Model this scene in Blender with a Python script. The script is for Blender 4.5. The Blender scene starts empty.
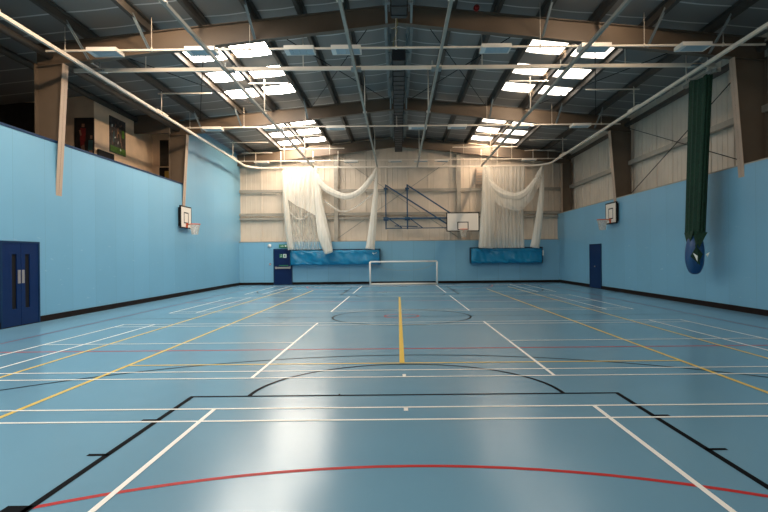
import bpy, bmesh, math, random
from mathutils import Vector, Matrix, noise
random.seed(7)
scene = bpy.context.scene
COL = scene.collection
pi = math.pi

# ------------------------------------------------------------------ camera, world, exposure
cam = bpy.data.cameras.new('camera')
cam.sensor_fit = 'HORIZONTAL'; cam.sensor_width = 36.0
cam.lens = 558.0 / 768.0 * 36.0
cam.shift_x = -14.0 / 768.0
cam.clip_start = 0.05; cam.clip_end = 200
camo = bpy.data.objects.new('camera', cam); COL.objects.link(camo)
camo.matrix_world = Matrix.Translation((0, 0, 1.59)) @ Matrix.Rotation(pi/2, 4, 'X') @ Matrix.Rotation(-0.0093, 4, 'Z')
scene.camera = camo
w = bpy.data.worlds.new('sky'); scene.world = w; w.use_nodes = True
w.node_tree.nodes['Background'].inputs[0].default_value = (0.55, 0.7, 1.0, 1)
w.node_tree.nodes['Background'].inputs[1].default_value = 0.6
scene.view_settings.view_transform = 'Standard'
scene.view_settings.look = 'None'
scene.view_settings.exposure = 0.35
scene.view_settings.gamma = 1.0
scene.view_settings.use_curve_mapping = False
SKY_L, SKY_R = 21.0, 3.5          # daylight through the roof lights: left slope (raised to brighten the left wall) / right slope
SUN_SPOT_L, SUN_SPOT_R = 380.0, 380.0        # warm spot lamps added under the roof lights, standing in for low sun
def place_sun_spot(x, y, z, power):
    l = bpy.data.lights.new('added_sun_spot', 'SPOT'); l.energy = power; l.color = (1, .74, .50)
    l.spot_size = math.radians(150); l.spot_blend = 1.0; l.shadow_soft_size = .10
    o = bpy.data.objects.new('added_sun_spot', l); COL.objects.link(o); o.location = (x, y, z)
    o.rotation_euler = (math.radians(78), 0, math.radians(35))      # towards the far wall and a little to the left, just below level
for i in (-9, -7, -5, 0, 2, 4, 9, 11, 13):
    for x, p in ((-5.2, SUN_SPOT_L), (5.35, SUN_SPOT_R)): place_sun_spot(x, 16.9 + 1.035*(i+.5), 7.90, p*((1.3 if x < 0 else 1.8) if i >= 9 else 1.1))

# ------------------------------------------------------------------ materials
def mat(name, col, rough=0.6, metal=0.0, var=0.0, vscale=3.0, spec=0.5, bump=0.0, bscale=40.0):
    m = bpy.data.materials.new(name); m.use_nodes = True
    nt = m.node_tree; b = nt.nodes['Principled BSDF']
    b.inputs['Base Color'].default_value = (*col, 1); b.inputs['Roughness'].default_value = rough
    b.inputs['Metallic'].default_value = metal; b.inputs['Specular IOR Level'].default_value = spec
    tc = nt.nodes.new('ShaderNodeTexCoord')
    if var > 0:
        n = nt.nodes.new('ShaderNodeTexNoise'); n.inputs['Scale'].default_value = vscale; n.inputs['Detail'].default_value = 4
        nt.links.new(tc.outputs['Object'], n.inputs['Vector'])
        r = nt.nodes.new('ShaderNodeMapRange'); r.inputs['From Min'].default_value = .3; r.inputs['From Max'].default_value = .7
        r.inputs['To Min'].default_value = 1 - var; r.inputs['To Max'].default_value = 1 + var
        nt.links.new(n.outputs['Fac'], r.inputs['Value'])
        mx = nt.nodes.new('ShaderNodeVectorMath'); mx.operation = 'SCALE'; mx.inputs[0].default_value = col
        nt.links.new(r.outputs['Result'], mx.inputs['Scale']); nt.links.new(mx.outputs['Vector'], b.inputs['Base Color'])
    if bump > 0:
        n2 = nt.nodes.new('ShaderNodeTexNoise'); n2.inputs['Scale'].default_value = bscale
        nt.links.new(tc.outputs['Object'], n2.inputs['Vector'])
        bp = nt.nodes.new('ShaderNodeBump'); bp.inputs['Strength'].default_value = bump; bp.inputs['Distance'].default_value = .02
        nt.links.new(n2.outputs['Fac'], bp.inputs['Height']); nt.links.new(bp.outputs['Normal'], b.inputs['Normal'])
    return m

def joint_mat(name, col, axis, pitch, width, dark, rough=.4, var=.06, off=0.0, scuffs=False):
    """painted sheet boarding with a thin joint every `pitch` metres along `axis` and slight panel-to-panel variation"""
    m = mat(name, col, rough); nt = m.node_tree; b = nt.nodes['Principled BSDF']; N = nt.nodes.new; L = nt.links.new
    tc = N('ShaderNodeTexCoord'); sp = N('ShaderNodeSeparateXYZ'); L(tc.outputs['Object'], sp.inputs[0])
    def math_(op, a, bb=None):
        n = N('ShaderNodeMath'); n.operation = op
        for i, v in enumerate((a, bb)):
            if v is None: continue
            if isinstance(v, (int, float)): n.inputs[i].default_value = v
            else: L(v, n.inputs[i])
        return n.outputs[0]
    u = math_('DIVIDE', math_('ADD', sp.outputs[axis], 100 * pitch + off), pitch)
    fr = math_('FRACT', u); line = math_('LESS_THAN', fr, width / pitch)
    wn = N('ShaderNodeTexWhiteNoise'); wn.noise_dimensions = '1D'; L(math_('FLOOR', u), wn.inputs['W'])
    pv = math_('ADD', math_('MULTIPLY', wn.outputs['Value'], var), 1 - var / 2)
    ns = N('ShaderNodeTexNoise'); ns.inputs['Scale'].default_value = .6; ns.inputs['Detail'].default_value = 5; L(tc.outputs['Object'], ns.inputs['Vector'])
    pv = math_('MULTIPLY', pv, math_('ADD', math_('MULTIPLY', ns.outputs['Fac'], .12), .94))
    pv = math_('MULTIPLY', pv, math_('SUBTRACT', 1.0, math_('MULTIPLY', line, dark)))
    sc = N('ShaderNodeVectorMath'); sc.operation = 'SCALE'; sc.inputs[0].default_value = col; L(pv, sc.inputs['Scale'])
    out = sc.outputs[0]
    if scuffs:
        mp = N('ShaderNodeMapping'); mp.inputs['Scale'].default_value = (1, .9, 3.5); L(tc.outputs['Object'], mp.inputs[0])
        n3 = N('ShaderNodeTexNoise'); n3.inputs['Scale'].default_value = 3.5; n3.inputs['Detail'].default_value = 6; L(mp.outputs[0], n3.inputs['Vector'])
        f = math_('GREATER_THAN', n3.outputs['Fac'], .69)
        lo = math_('LESS_THAN', sp.outputs[2], 2.4)
        mix = N('ShaderNodeMixRGB'); L(math_('MULTIPLY', math_('MULTIPLY', f, lo), .22), mix.inputs[0]); L(out, mix.inputs[1]); mix.inputs[2].default_value = (.55, .75, .85, 1)
        out = mix.outputs[0]
    L(out, b.inputs['Base Color'])
    return m

BLUE = (0.18, 0.42, 0.60)
M = {}
M['wall_y'] = joint_mat('blue_boarding_side', BLUE, 1, 1.2, .012, .22, scuffs=True)
M['wall_x'] = joint_mat('blue_boarding_end', BLUE, 0, 1.22, .02, .2, var=.1, off=.35)
M['clad'] = mat('cream_cladding', (.66, .57, .47), .45, var=.08, vscale=1.2)
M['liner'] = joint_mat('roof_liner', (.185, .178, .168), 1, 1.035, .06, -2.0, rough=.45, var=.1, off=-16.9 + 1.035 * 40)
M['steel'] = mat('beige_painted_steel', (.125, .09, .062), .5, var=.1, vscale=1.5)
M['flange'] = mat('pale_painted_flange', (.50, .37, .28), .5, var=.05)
M['purlin'] = mat('dull_galvanised_purlin', (.07, .06, .05), .55, metal=.25, var=.15, vscale=2)
M['galv'] = mat('galvanised_strut', (.27, .30, .30), .5, metal=.35, var=.15)
M['rail'] = mat('cream_rail', (.78, .69, .58), .4, var=.05)
M['girt'] = mat('cladding_girt', (.36, .33, .28), .5, metal=.2, var=.1)
M['white'] = mat('white_paint', (.78, .77, .74), .4)
M['cream_white'] = mat('cream_white', (.80, .74, .66), .35)
M['diffuser'] = mat('grey_diffuser', (.36, .46, .52), .35)
M['navy'] = mat('navy_door', (.002, .018, .085), .4, var=.05, spec=.2)
M['navy_trim'] = mat('navy_trim', (.005, .03, .085), .5, spec=.2)
M['skirting'] = mat('dark_skirting', (.010, .005, .004), .7, spec=.15)
M['black'] = mat('black', (.008, .007, .008), .6, spec=.2)
M['tube'] = mat('blue_tube', (.003, .05, .12), .4)
M['orange'] = mat('orange_ring', (.62, .10, .03), .4)
M['red'] = mat('alarm_red', (.35, .02, .015), .4)
M['silver'] = mat('silver', (.42, .38, .36), .35, metal=.5)
M['mat'] = mat('blue_vinyl', (.0, .20, .40), .38, var=.08, vscale=4)
M['mat_dark'] = mat('dark_blue_edge', (.004, .03, .07), .5)
M['bag'] = mat('blue_bag', (.003, .06, .19), .4)
M['green_net'] = mat('green_netting', (.002, .032, .016), .85, var=.5, vscale=25)
M['duct'] = mat('dark_ribbed_metal', (.035, .033, .032), .5, metal=.3, var=.2, vscale=6)
M['plaster'] = mat('cream_plaster', (.72, .53, .37), .7, var=.05)
M['bulkhead'] = mat('brown_bulkhead', (.10, .075, .055), .6)
M['carpet'] = mat('dark_carpet', (.03, .03, .035), .9)
M['sign_green'] = mat('sign_green', (.02, .20, .09), .4)
M['sign_white'] = mat('sign_white', (.75, .82, .78), .4)
M['grass'] = mat('poster_green', (.07, .17, .02), .4, var=.4, vscale=9)
M['poster_dark'] = mat('poster_dark', (.018, .014, .014), .35, var=.6, vscale=5)
M['poster_red'] = mat('poster_red', (.18, .018, .02), .4, var=.3, vscale=8)
M['poster_teal'] = mat('poster_teal', (.04, .11, .12), .4)
M['poster_skin'] = mat('poster_skin', (.28, .15, .10), .4)
M['poster_floor'] = mat('poster_floor', (.20, .12, .08), .4)
M['poster_yellow'] = mat('poster_yellow', (.5, .32, .05), .4)
M['poster_crowd'] = mat('poster_crowd', (.045, .04, .042), .4, var=1.0, vscale=7)
M['cable'] = mat('yellow_cable', (.22, .16, .03), .5)
M['lw'] = mat('line_white', (.95, .93, .88), .35)
M['ly'] = mat('line_yellow', (.80, .55, .08), .35)
M['lr'] = mat('line_red', (.45, .02, .02), .5, spec=.2)
M['lr2'] = mat('line_maroon', (.14, .03, .07), .5, spec=.15)
M['lb'] = mat('line_black', (.005, .006, .008), .7, spec=.04)

def emit(name, col, s):
    m = bpy.data.materials.new(name); m.use_nodes = True; nt = m.node_tree
    for n in list(nt.nodes): nt.nodes.remove(n)
    e = nt.nodes.new('ShaderNodeEmission'); o = nt.nodes.new('ShaderNodeOutputMaterial')
    e.inputs[0].default_value = (*col, 1); e.inputs[1].default_value = s; nt.links.new(e.outputs[0], o.inputs[0]); return m
M['skyL'] = emit('daylight_through_panel_left', (1, .90, .78), SKY_L)
M['skyR'] = emit('daylight_through_panel_right', (1, .90, .78), SKY_R)

def floor_mat():
    m = mat('sports_floor', (.135, .315, .43), .22); nt = m.node_tree; b = nt.nodes['Principled BSDF']; N = nt.nodes.new; L = nt.links.new
    tc = N('ShaderNodeTexCoord')
    n = N('ShaderNodeTexNoise'); n.inputs['Scale'].default_value = .5; n.inputs['Detail'].default_value = 6; L(tc.outputs['Object'], n.inputs['Vector'])
    r = N('ShaderNodeValToRGB'); r.color_ramp.elements[0].color = (.142, .305, .435, 1); r.color_ramp.elements[1].color = (.158, .33, .46, 1)
    r.color_ramp.elements[0].position = .3; r.color_ramp.elements[1].position = .7
    L(n.outputs['Fac'], r.inputs[0]); L(r.outputs[0], b.inputs['Base Color'])
    n2 = N('ShaderNodeTexNoise'); n2.inputs['Scale'].default_value = .8; n2.inputs['Detail'].default_value = 0; L(tc.outputs['Object'], n2.inputs['Vector'])
    mr = N('ShaderNodeMapRange'); mr.inputs['To Min'].default_value = .21; mr.inputs['To Max'].default_value = .25; L(n2.outputs['Fac'], mr.inputs['Value'])
    L(mr.outputs[0], b.inputs['Roughness'])
    return m
M['floor'] = floor_mat()

def net_mat(name, col, a0, a1, sc=(14, 6, .2)):
    m = bpy.data.materials.new(name); m.use_nodes = True; nt = m.node_tree; N = nt.nodes.new; L = nt.links.new
    for n in list(nt.nodes): nt.nodes.remove(n)
    o = N('ShaderNodeOutputMaterial'); t = N('ShaderNodeBsdfTransparent'); d = N('ShaderNodeBsdfDiffuse'); tr = N('ShaderNodeBsdfTranslucent')
    d.inputs[0].default_value = (*col, 1); tr.inputs[0].default_value = (*col, 1)
    m1 = N('ShaderNodeMixShader'); m1.inputs[0].default_value = .4; L(d.outputs[0], m1.inputs[1]); L(tr.outputs[0], m1.inputs[2])
    tc = N('ShaderNodeTexCoord'); mp = N('ShaderNodeMapping'); mp.inputs['Scale'].default_value = sc; L(tc.outputs['Object'], mp.inputs[0])
    ns = N('ShaderNodeTexNoise'); ns.inputs['Scale'].default_value = 1.0; ns.inputs['Detail'].default_value = 3; L(mp.outputs[0], ns.inputs['Vector'])
    r = N('ShaderNodeMapRange'); r.inputs['From Min'].default_value = .35; r.inputs['From Max'].default_value = .65
    r.inputs['To Min'].default_value = a0; r.inputs['To Max'].default_value = a1; L(ns.outputs['Fac'], r.inputs['Value'])
    m2 = N('ShaderNodeMixShader'); L(r.outputs[0], m2.inputs[0]); L(t.outputs[0], m2.inputs[1]); L(m1.outputs[0], m2.inputs[2]); L(m2.outputs[0], o.inputs[0])
    return m
NETC = (.9, .87, .80)
M['net_thin'] = net_mat('net_single_layer', NETC, .2, .5)
M['net_mid'] = net_mat('net_folded', NETC, .55, .8)
M['net_dense'] = net_mat('net_bunched', NETC, .85, 1.0)
M['hoop_net'] = net_mat('hoop_cord', (.75, .7, .62), .3, .65, (30, 30, 30))
M['goal_net'] = net_mat('goal_cord', (.55, .6, .62), .03, .10, (20, 20, 20))

# ------------------------------------------------------------------ mesh helper
OFF = Vector((0, 0, 0))          # placing offset of the assembly being built
class G:
    def __init__(s): s.b = bmesh.new()
    def hexa(s, p, mi=0):
        v = [s.b.verts.new(q) for q in p]
        for f in ((0,3,2,1),(4,5,6,7),(0,1,5,4),(1,2,6,5),(2,3,7,6),(3,0,4,7)):
            s.b.faces.new([v[i] for i in f]).material_index = mi
        return s
    def box(s, x0, x1, y0, y1, z0, z1, mi=0):
        return s.hexa([(x0,y0,z0),(x1,y0,z0),(x1,y1,z0),(x0,y1,z0),(x0,y0,z1),(x1,y0,z1),(x1,y1,z1),(x0,y1,z1)], mi)
    def quad(s, p, mi=0):
        f = s.b.faces.new([s.b.verts.new(q) for q in p]); f.material_index = mi; return s
    def path(s, pts, r, n=8, closed=False, flute=0, nf=6, mi=0, cap=True, squash=1.0):
        pts = [Vector(p) for p in pts]; k = len(pts); rings = []
        for i, p in enumerate(pts):
            a = pts[(i-1) % k] if (closed or i > 0) else p
            c = pts[(i+1) % k] if (closed or i < k-1) else p
            t = (c - a).normalized()
            ref = Vector((0,0,1)) if abs(t.z) < .9 else Vector((0,1,0))
            u = t.cross(ref).normalized(); v = t.cross(u).normalized()
            rr = r[i] if isinstance(r, (list, tuple)) else r
            ring = []
            for j in range(n):
                th = 2*pi*j/n; q = rr*(1 + flute*math.sin(nf*th + i*.35))
                d = u*math.cos(th)*q + v*math.sin(th)*q
                d.y *= squash
                ring.append(s.b.verts.new(p + d))
            rings.append(ring)
        for i in range(k if closed else k-1):
            A = rings[i]; B = rings[(i+1) % k]
            for j in range(n):
                f = s.b.faces.new((A[j], A[(j+1)%n], B[(j+1)%n], B[j])); f.material_index = mi; f.smooth = True
        if not closed and cap:
            s.b.faces.new(rings[0]).material_index = mi; s.b.faces.new(rings[-1][::-1]).material_index = mi
        return s
    def rod(s, p, q, r, n=8, mi=0): return s.path([p, q], r, n, mi=mi)
    def bar(s, p, q, wd, h, mi=0):
        """rectangular section bar from p to q: wd sideways, h in the up direction"""
        p, q = Vector(p), Vector(q); t = (q-p).normalized()
        ref = Vector((0,0,1)) if abs(t.z) < .95 else Vector((0,1,0))
        u = t.cross(ref).normalized()*wd/2; v = u.normalized().cross(t)*h/2
        return s.hexa([p-u-v, p+u-v, p+u+v, p-u+v, q-u-v, q+u-v, q+u+v, q-u+v], mi)
    def grid(s, fn, nu, nv, mi=0, smooth=True):
        V = [[s.b.verts.new(fn(i/nu, j/nv)) for j in range(nv+1)] for i in range(nu+1)]
        for i in range(nu):
            for j in range(nv):
                f = s.b.faces.new((V[i][j], V[i+1][j], V[i+1][j+1], V[i][j+1])); f.material_index = mi; f.smooth = smooth
        return s
    def cyl(s, c, r, h, axis='z', n=20, mi=0, r2=None):
        c = Vector(c); d = {'x': Vector((1,0,0)), 'y': Vector((0,1,0)), 'z': Vector((0,0,1))}[axis]
        return s.path([c, c + d*h], [r, r if r2 is None else r2], n, mi=mi)
    def bevel(s, off, seg=2):
        bmesh.ops.bevel(s.b, geom=list(s.b.edges), offset=off, segments=seg, affect='EDGES', profile=.6); return s
    def obj(s, name, mats, parent=None, fix=True):
        if fix: bmesh.ops.recalc_face_normals(s.b, faces=list(s.b.faces))
        root = Vector((0,0,0)); p = parent
        while p is not None: root += p.location; p = p.parent
        loc = Vector((0,0,0))
        if parent is None:
            xs = [v.co for v in s.b.verts]
            loc = Vector(((min(c.x for c in xs)+max(c.x for c in xs))/2, (min(c.y for c in xs)+max(c.y for c in xs))/2, min(c.z for c in xs)))
            if not getattr(s, 'recentre', False): loc = Vector((0,0,0))
        bmesh.ops.translate(s.b, verts=list(s.b.verts), vec=-(root+loc)+OFF)
        me = bpy.data.meshes.new(name); s.b.to_mesh(me); s.b.free()
        for mm in (mats if isinstance(mats, (list, tuple)) else [mats]): me.materials.append(M[mm] if isinstance(mm, str) else mm)
        o = bpy.data.objects.new(name, me); COL.objects.link(o); o.location = loc
        if parent is not None: o.parent = parent
        return o

def tag(o, label, cat, group=None):
    o['label'] = label; o['category'] = cat
    if group: o['group'] = group
    return o
def thing(name, label, cat, loc, group=None):
    o = bpy.data.objects.new(name, None); COL.objects.link(o); o.location = Vector(loc)+OFF; o.empty_display_size = .2
    return tag(o, label, cat, group)
def structure(o): o['kind'] = 'structure'; return o
def dup(root, loc, label=None):
    r = root.copy(); COL.objects.link(r); r.location = loc
    if label: r['label'] = label
    for ch in list(root.children):
        c = ch.copy(); COL.objects.link(c); c.parent = r
        for g in list(ch.children):
            d = g.copy(); COL.objects.link(d); d.parent = c
    return r

# ------------------------------------------------------------------ hall dimensions (metres)
XL, XR = -9.1, 9.25          # faces of the two blue side walls
YF, YB = -2.9, 32.0          # front and far end walls
XC = .08
FR = [15.0, 23.7, 31.8]      # portal frames in view
PX = [1.43, 2.6, 3.85, 5.25, 6.65, 8.3]   # purlins each side of the ridge
def zr(x): return 8.55 - .102*abs(x - XC)

# ------------------------------------------------------------------ floor with its court markings
g = G()
g.box(-9.4, 9.6, YF-.3, YB+.4, -.2, 0, 0)
def rect(x0, x1, y0, y1, mi, z):
    g.quad([(x0,y0,z),(x1,y0,z),(x1,y1,z),(x0,y1,z)], mi)
def hl(y, x0, x1, wd, mi, z): rect(x0, x1, y-wd/2, y+wd/2, mi, z)
def vl(x, y0, y1, wd, mi, z): rect(x-wd/2, x+wd/2, y0, y1, mi, z)
def arc(cx, cy, r, a0, a1, wd, mi, z, n=64):
    for i in range(n):
        a = math.radians(a0 + (a1-a0)*i/n); b = math.radians(a0 + (a1-a0)*(i+1)/n)
        g.quad([(cx+(r-wd/2)*math.cos(a), cy+(r-wd/2)*math.sin(a), z), (cx+(r+wd/2)*math.cos(a), cy+(r+wd/2)*math.sin(a), z),
                (cx+(r+wd/2)*math.cos(b), cy+(r+wd/2)*math.sin(b), z), (cx+(r-wd/2)*math.cos(b), cy+(r-wd/2)*math.sin(b), z)], mi)
W_, Y_, R_, K_, R2_ = 1, 2, 3, 4, 5
MID = 14.65
# netball (red): sides, ends, thirds, goal circles, centre circle
zz = .0015
for sx in (-1, 1): vl(XC+sx*7.6, -.6, 29.9, .05, R2_, zz)
for y in (-.6, 9.57, 19.73, 29.9): hl(y, XC-7.6, XC+7.6, .055, R_, zz)
arc(XC, -.68, 4.9, 0, 180, .05, R_, zz+.0002); arc(XC, 29.9, 4.9, 180, 360, .05, R_, zz+.0002); arc(XC, MID+.1, .45, 0, 360, .05, R_, zz)
# basketball (black)
zz = .002
for sg, base in ((1, .65), (-1, 28.65)):
    ft = base + sg*5.735
    for sx in (-1, 1):
        vl(.06+sx*2.43, min(base, ft), max(base, ft), .055, K_, zz)
        for d, hh in ((4.83, .05), (3.87, .05), (2.75, .4), (1.9, .05)):
            a, b_ = .06+sx*2.42, .06+sx*2.59
            hl(base+sg*d, min(a, b_), max(a, b_), hh, K_, zz)
        vl(XC+sx*6.7, min(base, base+sg*1.575), max(base, base+sg*1.575), .05, K_, zz)
    hl(ft, .06-2.455, .06+2.455, .05, K_, zz)
    arc(XC, ft, 1.8, 0 if sg > 0 else 180, 180 if sg > 0 else 360, .05, K_, zz+.0002)
    arc(XC, base+sg*1.575, 6.72, 0 if sg > 0 else 180, 180 if sg > 0 else 360, .045, K_, zz+.0003, 96)
    hl(base, XC-7.5, XC+7.5, .05, K_, zz)
arc(XC, MID, 1.8, 0, 360, .05, K_, zz+.0002); hl(MID, XC-7.5, XC+7.5, .04, K_, zz)
rect(-.70, -.68, 6.40, 6.45, K_, zz)
# yellow courts
zz = .0027
for sx in (-1, 1):
    vl(XC+sx*4.1, 1.2, 26.4, .06, Y_, zz); vl(XC+sx*5.46, .6, 28.2, .055, Y_, zz)
hl(8.28, XC-4.1, XC+4.1, .055, Y_, zz+.0001); vl(.045, 8.28, 21.6, .075, Y_, zz+.0001)
# four badminton courts laid across the hall (white)
zz = .0034
for y0 in (-.22, 7.315, 16.05, 23.9):
    y1 = y0+6.1; ym = y0+3.05
    for y in (y0+.02, y0+.46, y1-.46, y1-.02): hl(y, XC-6.7, XC+6.7, .042, W_, zz)
    for sx in (-1, 1):
        for x in (6.68, 5.92): vl(XC+sx*x, y0, y1, .045, W_, zz+.0001)
        vl(.05+sx*1.99, y0, y1, .045, W_, zz+.0001)
        a, b_ = XC+sx*2.0, XC+sx*6.7
        hl(ym, min(a, b_), max(a, b_), .042, W_, zz)
rect(.045, .09, 7.35, 7.50, W_, zz); rect(.045, .09, 5.72, 5.86, W_, zz)
fl = structure(g.obj('floor', ['floor', 'lw', 'ly', 'lr', 'lb', 'lr2'], fix=False))

# ------------------------------------------------------------------ roof: ceiling liner and roof lights
BAYX = [.42] + PX + [11.2]
ends = lambda sg: ([sg*x + XC for x in BAYX])
mods = [(-19+i) for i in range(0, 36)]
YM = lambda i: 16.9 + 1.035*i
SKYI = {0,2,4,9,11,13,-9,-7,-5,-18,-16,-14}
g = G()
NS = 6
def roofpt(x0, x1, u, y, sag=.03):
    x = x0 + (x1-x0)*u
    return (x, y, zr(x) - sag*math.sin(pi*u) if abs(x1-x0) < 2 else zr(x))
sky_cells = {}
for sg in (-1, 1):
    xs = [XC] + ends(sg)
    if sg < 0: xs = xs[:-1] + [-11.0, -15.3]
    for k in range(len(xs)-1):
        x0, x1 = xs[k], xs[k+1]
        for i in range(-20, 16):
            ya, yb = max(YM(i), YF-.3), min(YM(i+1), YB+.5)
            if yb <= ya: continue
            if i in SKYI and abs(abs(x0-XC)-3.85) < .01 or i in SKYI and abs(abs(x0-XC)-5.25) < .01:
                sky_cells.setdefault((sg, i), []).append((x0, x1, ya, yb)); continue
            for n in range(NS):
                g.quad([roofpt(x0,x1,n/NS,ya), roofpt(x0,x1,(n+1)/NS,ya), roofpt(x0,x1,(n+1)/NS,yb), roofpt(x0,x1,n/NS,yb)])
bmesh.ops.remove_doubles(g.b, verts=list(g.b.verts), dist=.002)
for f in g.b.faces: f.smooth = True
g.b.normal_update()
for f in g.b.faces:
    if f.normal.z > 0: f.normal_flip()
structure(g.obj('ceiling', 'liner', fix=False))
n = 0
for (sg, i), cells in sorted(sky_cells.items()):
    n += 1
    fr = G()
    xa = min(min(c[0], c[1]) for c in cells); xb = max(max(c[0], c[1]) for c in cells); ya, yb = cells[0][2], cells[0][3]
    for y in (ya, yb):
        p, q = (xa, y, zr(xa)+.0), (xb, y, zr(xb)+.0)
        fr.bar(p, q, .04, .04)
    o = structure(fr.obj(f'window_{n}', 'liner'))
    for (x0, x1, a, b_) in cells:
        pg = G()
        for m_ in range(NS): pg.quad([roofpt(x0,x1,m_/NS,a), roofpt(x0,x1,(m_+1)/NS,a), roofpt(x0,x1,(m_+1)/NS,b_), roofpt(x0,x1,m_/NS,b_)])
        pg.obj('pane', 'skyL' if sg < 0 else 'skyR', o)

# ------------------------------------------------------------------ walls
def ribbed(axis, a0, a1, plane, out, z0, ztop, pitch=1.24, phase=0.0):
    """liner cladding: flat pans with a raised joint rib every pitch and small stiffening ribs between"""
    gg = G(); prof = []; s = math.floor((a0-phase)/pitch)*pitch + phase
    while s < a1:
        prof += [(s,0), (s+.02,.035), (s+.10,.035), (s+.12,0)]
        for k in (1, 2, 3):
            c = s + .12 + (pitch-.12)*k/4
            prof += [(c-.03,0), (c-.015,.012), (c+.015,.012), (c+.03,0)]
        s += pitch
    prof = [p for p in prof if a0 <= p[0] <= a1]; prof = [(a0,0)] + prof + [(a1,0)]
    for (s0,d0), (s1,d1) in zip(prof[:-1], prof[1:]):
        if axis == 'x': P = [(s0,plane+out*d0,z0),(s1,plane+out*d1,z0),(s1,plane+out*d1,ztop(s1)),(s0,plane+out*d0,ztop(s0))]
        else: P = [(plane+out*d0,s0,z0),(plane+out*d1,s1,z0),(plane+out*d1,s1,ztop(s1)),(plane+out*d0,s0,ztop(s0))]
        gg.quad(P)
    return gg
# left wall: low blue wall under the gallery opening, full height beyond the second frame
g = G(); g.box(XL-.18, XL, YF, 23.86, 0, 4.69); g.box(XL-.18, XL, 23.86, YB+.3, 0, 7.5)
wl = structure(g.obj('wall_left', 'wall_y'))
g = G(); g.box(XL-.20, XL+.015, YF, 23.84, 4.69, 4.75); structure(g.obj('trim_1', 'navy_trim'))
# right wall
g = G(); g.box(XR, XR+.06, YF, YB+.3, 0, 3.93)
wr = structure(g.obj('wall_right', 'wall_y'))
ribbed('y', YF, YB+.3, 10.02, -1, 3.6, lambda s: 7.6, phase=.4).obj('cladding', 'clad', wr)
g = G()
g.box(XR+.06, 10.0, YF, YB+.3, 3.80, 3.88, 0)
g.obj('ledge', 'girt', wr)
g = G(); g.box(XR-.01, XR+.08, YF, YB, 3.93, 3.965); structure(g.obj('trim_2', 'girt'))
g = G(); g.box(9.80, 9.99, YF, YB+.2, 5.35, 5.37); g.box(9.80, 9.82, YF, YB+.2, 5.37, 5.53); g.box(9.82, 9.99, YF, YB+.2, 5.51, 5.53)
g.obj('girt', 'girt', wr)
g = G()
for (a, b_) in ((15.2, 23.5), (6.5, 14.8), (23.9, 32.2)):
    if a == 15.2:
        g.rod((9.72, a, 4.0), (9.72, b_, 6.9), .014); g.rod((9.72, a, 6.9), (9.72, b_, 4.0), .014)
g.obj('bracing_rod', 'black', wr)
# far end wall
g = G(); g.box(XL-.2, XR+.1, YB, YB+.1, 0, 2.45)
wb = structure(g.obj('wall_back', 'wall_x'))
ribbed('x', -9.6, 10.2, YB+.34, -1, 2.3, lambda s: zr(s)+.1, pitch=1.21, phase=-7.95).obj('cladding', 'clad', wb)
g = G(); g.box(XL, XR, YB-.01, YB+.34, 2.45, 2.49); g.obj('ledge', 'girt', wb)
for z in (5.31, 3.96, 3.75):
    g = G(); g.box(XL, 9.9, YB+.10, YB+.28, z, z+.02); g.box(XL, 9.9, YB+.10, YB+.12, z+.02, z+.15 if z != 3.75 else z+.10); g.obj('girt', 'girt', wb)
for x in (-3.53, 3.53):
    g = G(); g.box(x-.11, x+.11, YB-.02, YB+.0, 2.5, zr(x)-.2); g.box(x-.012, x+.012, YB, YB+.22, 2.5, zr(x)-.2); g.obj('post', 'girt', wb)
g = G()
g.rod((-3.5, YB-.01, 2.6), (3.5, YB-.01, 7.4), .018); g.rod((-3.5, YB-.01, 7.4), (3.5, YB-.01, 2.6), .018); g.obj('bracing_rod', 'girt', wb)
# wall behind the camera
g = G(); g.box(XL-.2, 10.1, YF-.15, YF, 0, 3.0, 0); g.box(XL-6.3, 10.1, YF-.15, YF, 3.0, 9.0, 1)
structure(g.obj('wall_front', ['wall_x', 'clad']))
# skirtings
g = G(); g.box(XL, XL+.03, YF, YB, 0, .15); structure(g.obj('baseboard_left', 'skirting'))
g = G(); g.box(XR-.03, XR, YF, YB, 0, .15); structure(g.obj('baseboard_right', 'skirting'))
g = G(); g.box(XL+.03, XR-.03, YB-.03, YB, 0, .14); structure(g.obj('baseboard_back', 'skirting'))

# gallery behind the left opening
g = G(); g.box(-15.3, XL-.18, YF, 25, 3.55, 3.7); structure(g.obj('floor_gallery', 'carpet'))
g = G()
g.box(-15.4, -15.2, YF, 20, 3.7, 7.4)             # far outer wall
g.box(-15.3, -10.80, 19.9, 20.05, 3.7, 7.6)       # return wall facing the camera
g.box(-10.95, -10.80, 20.05, 24.6, 3.7, 7.6)      # wall with the picture
g.box(-10.95, XL-.18, 24.6, 24.8, 3.7, 7.6)
structure(g.obj('wall_gallery', 'plaster'))
g = G(); g.box(-10.79, -9.35, 22.9, 23.05, 6.72, 7.5); structure(g.obj('trim_3', 'bulkhead'))

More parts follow.
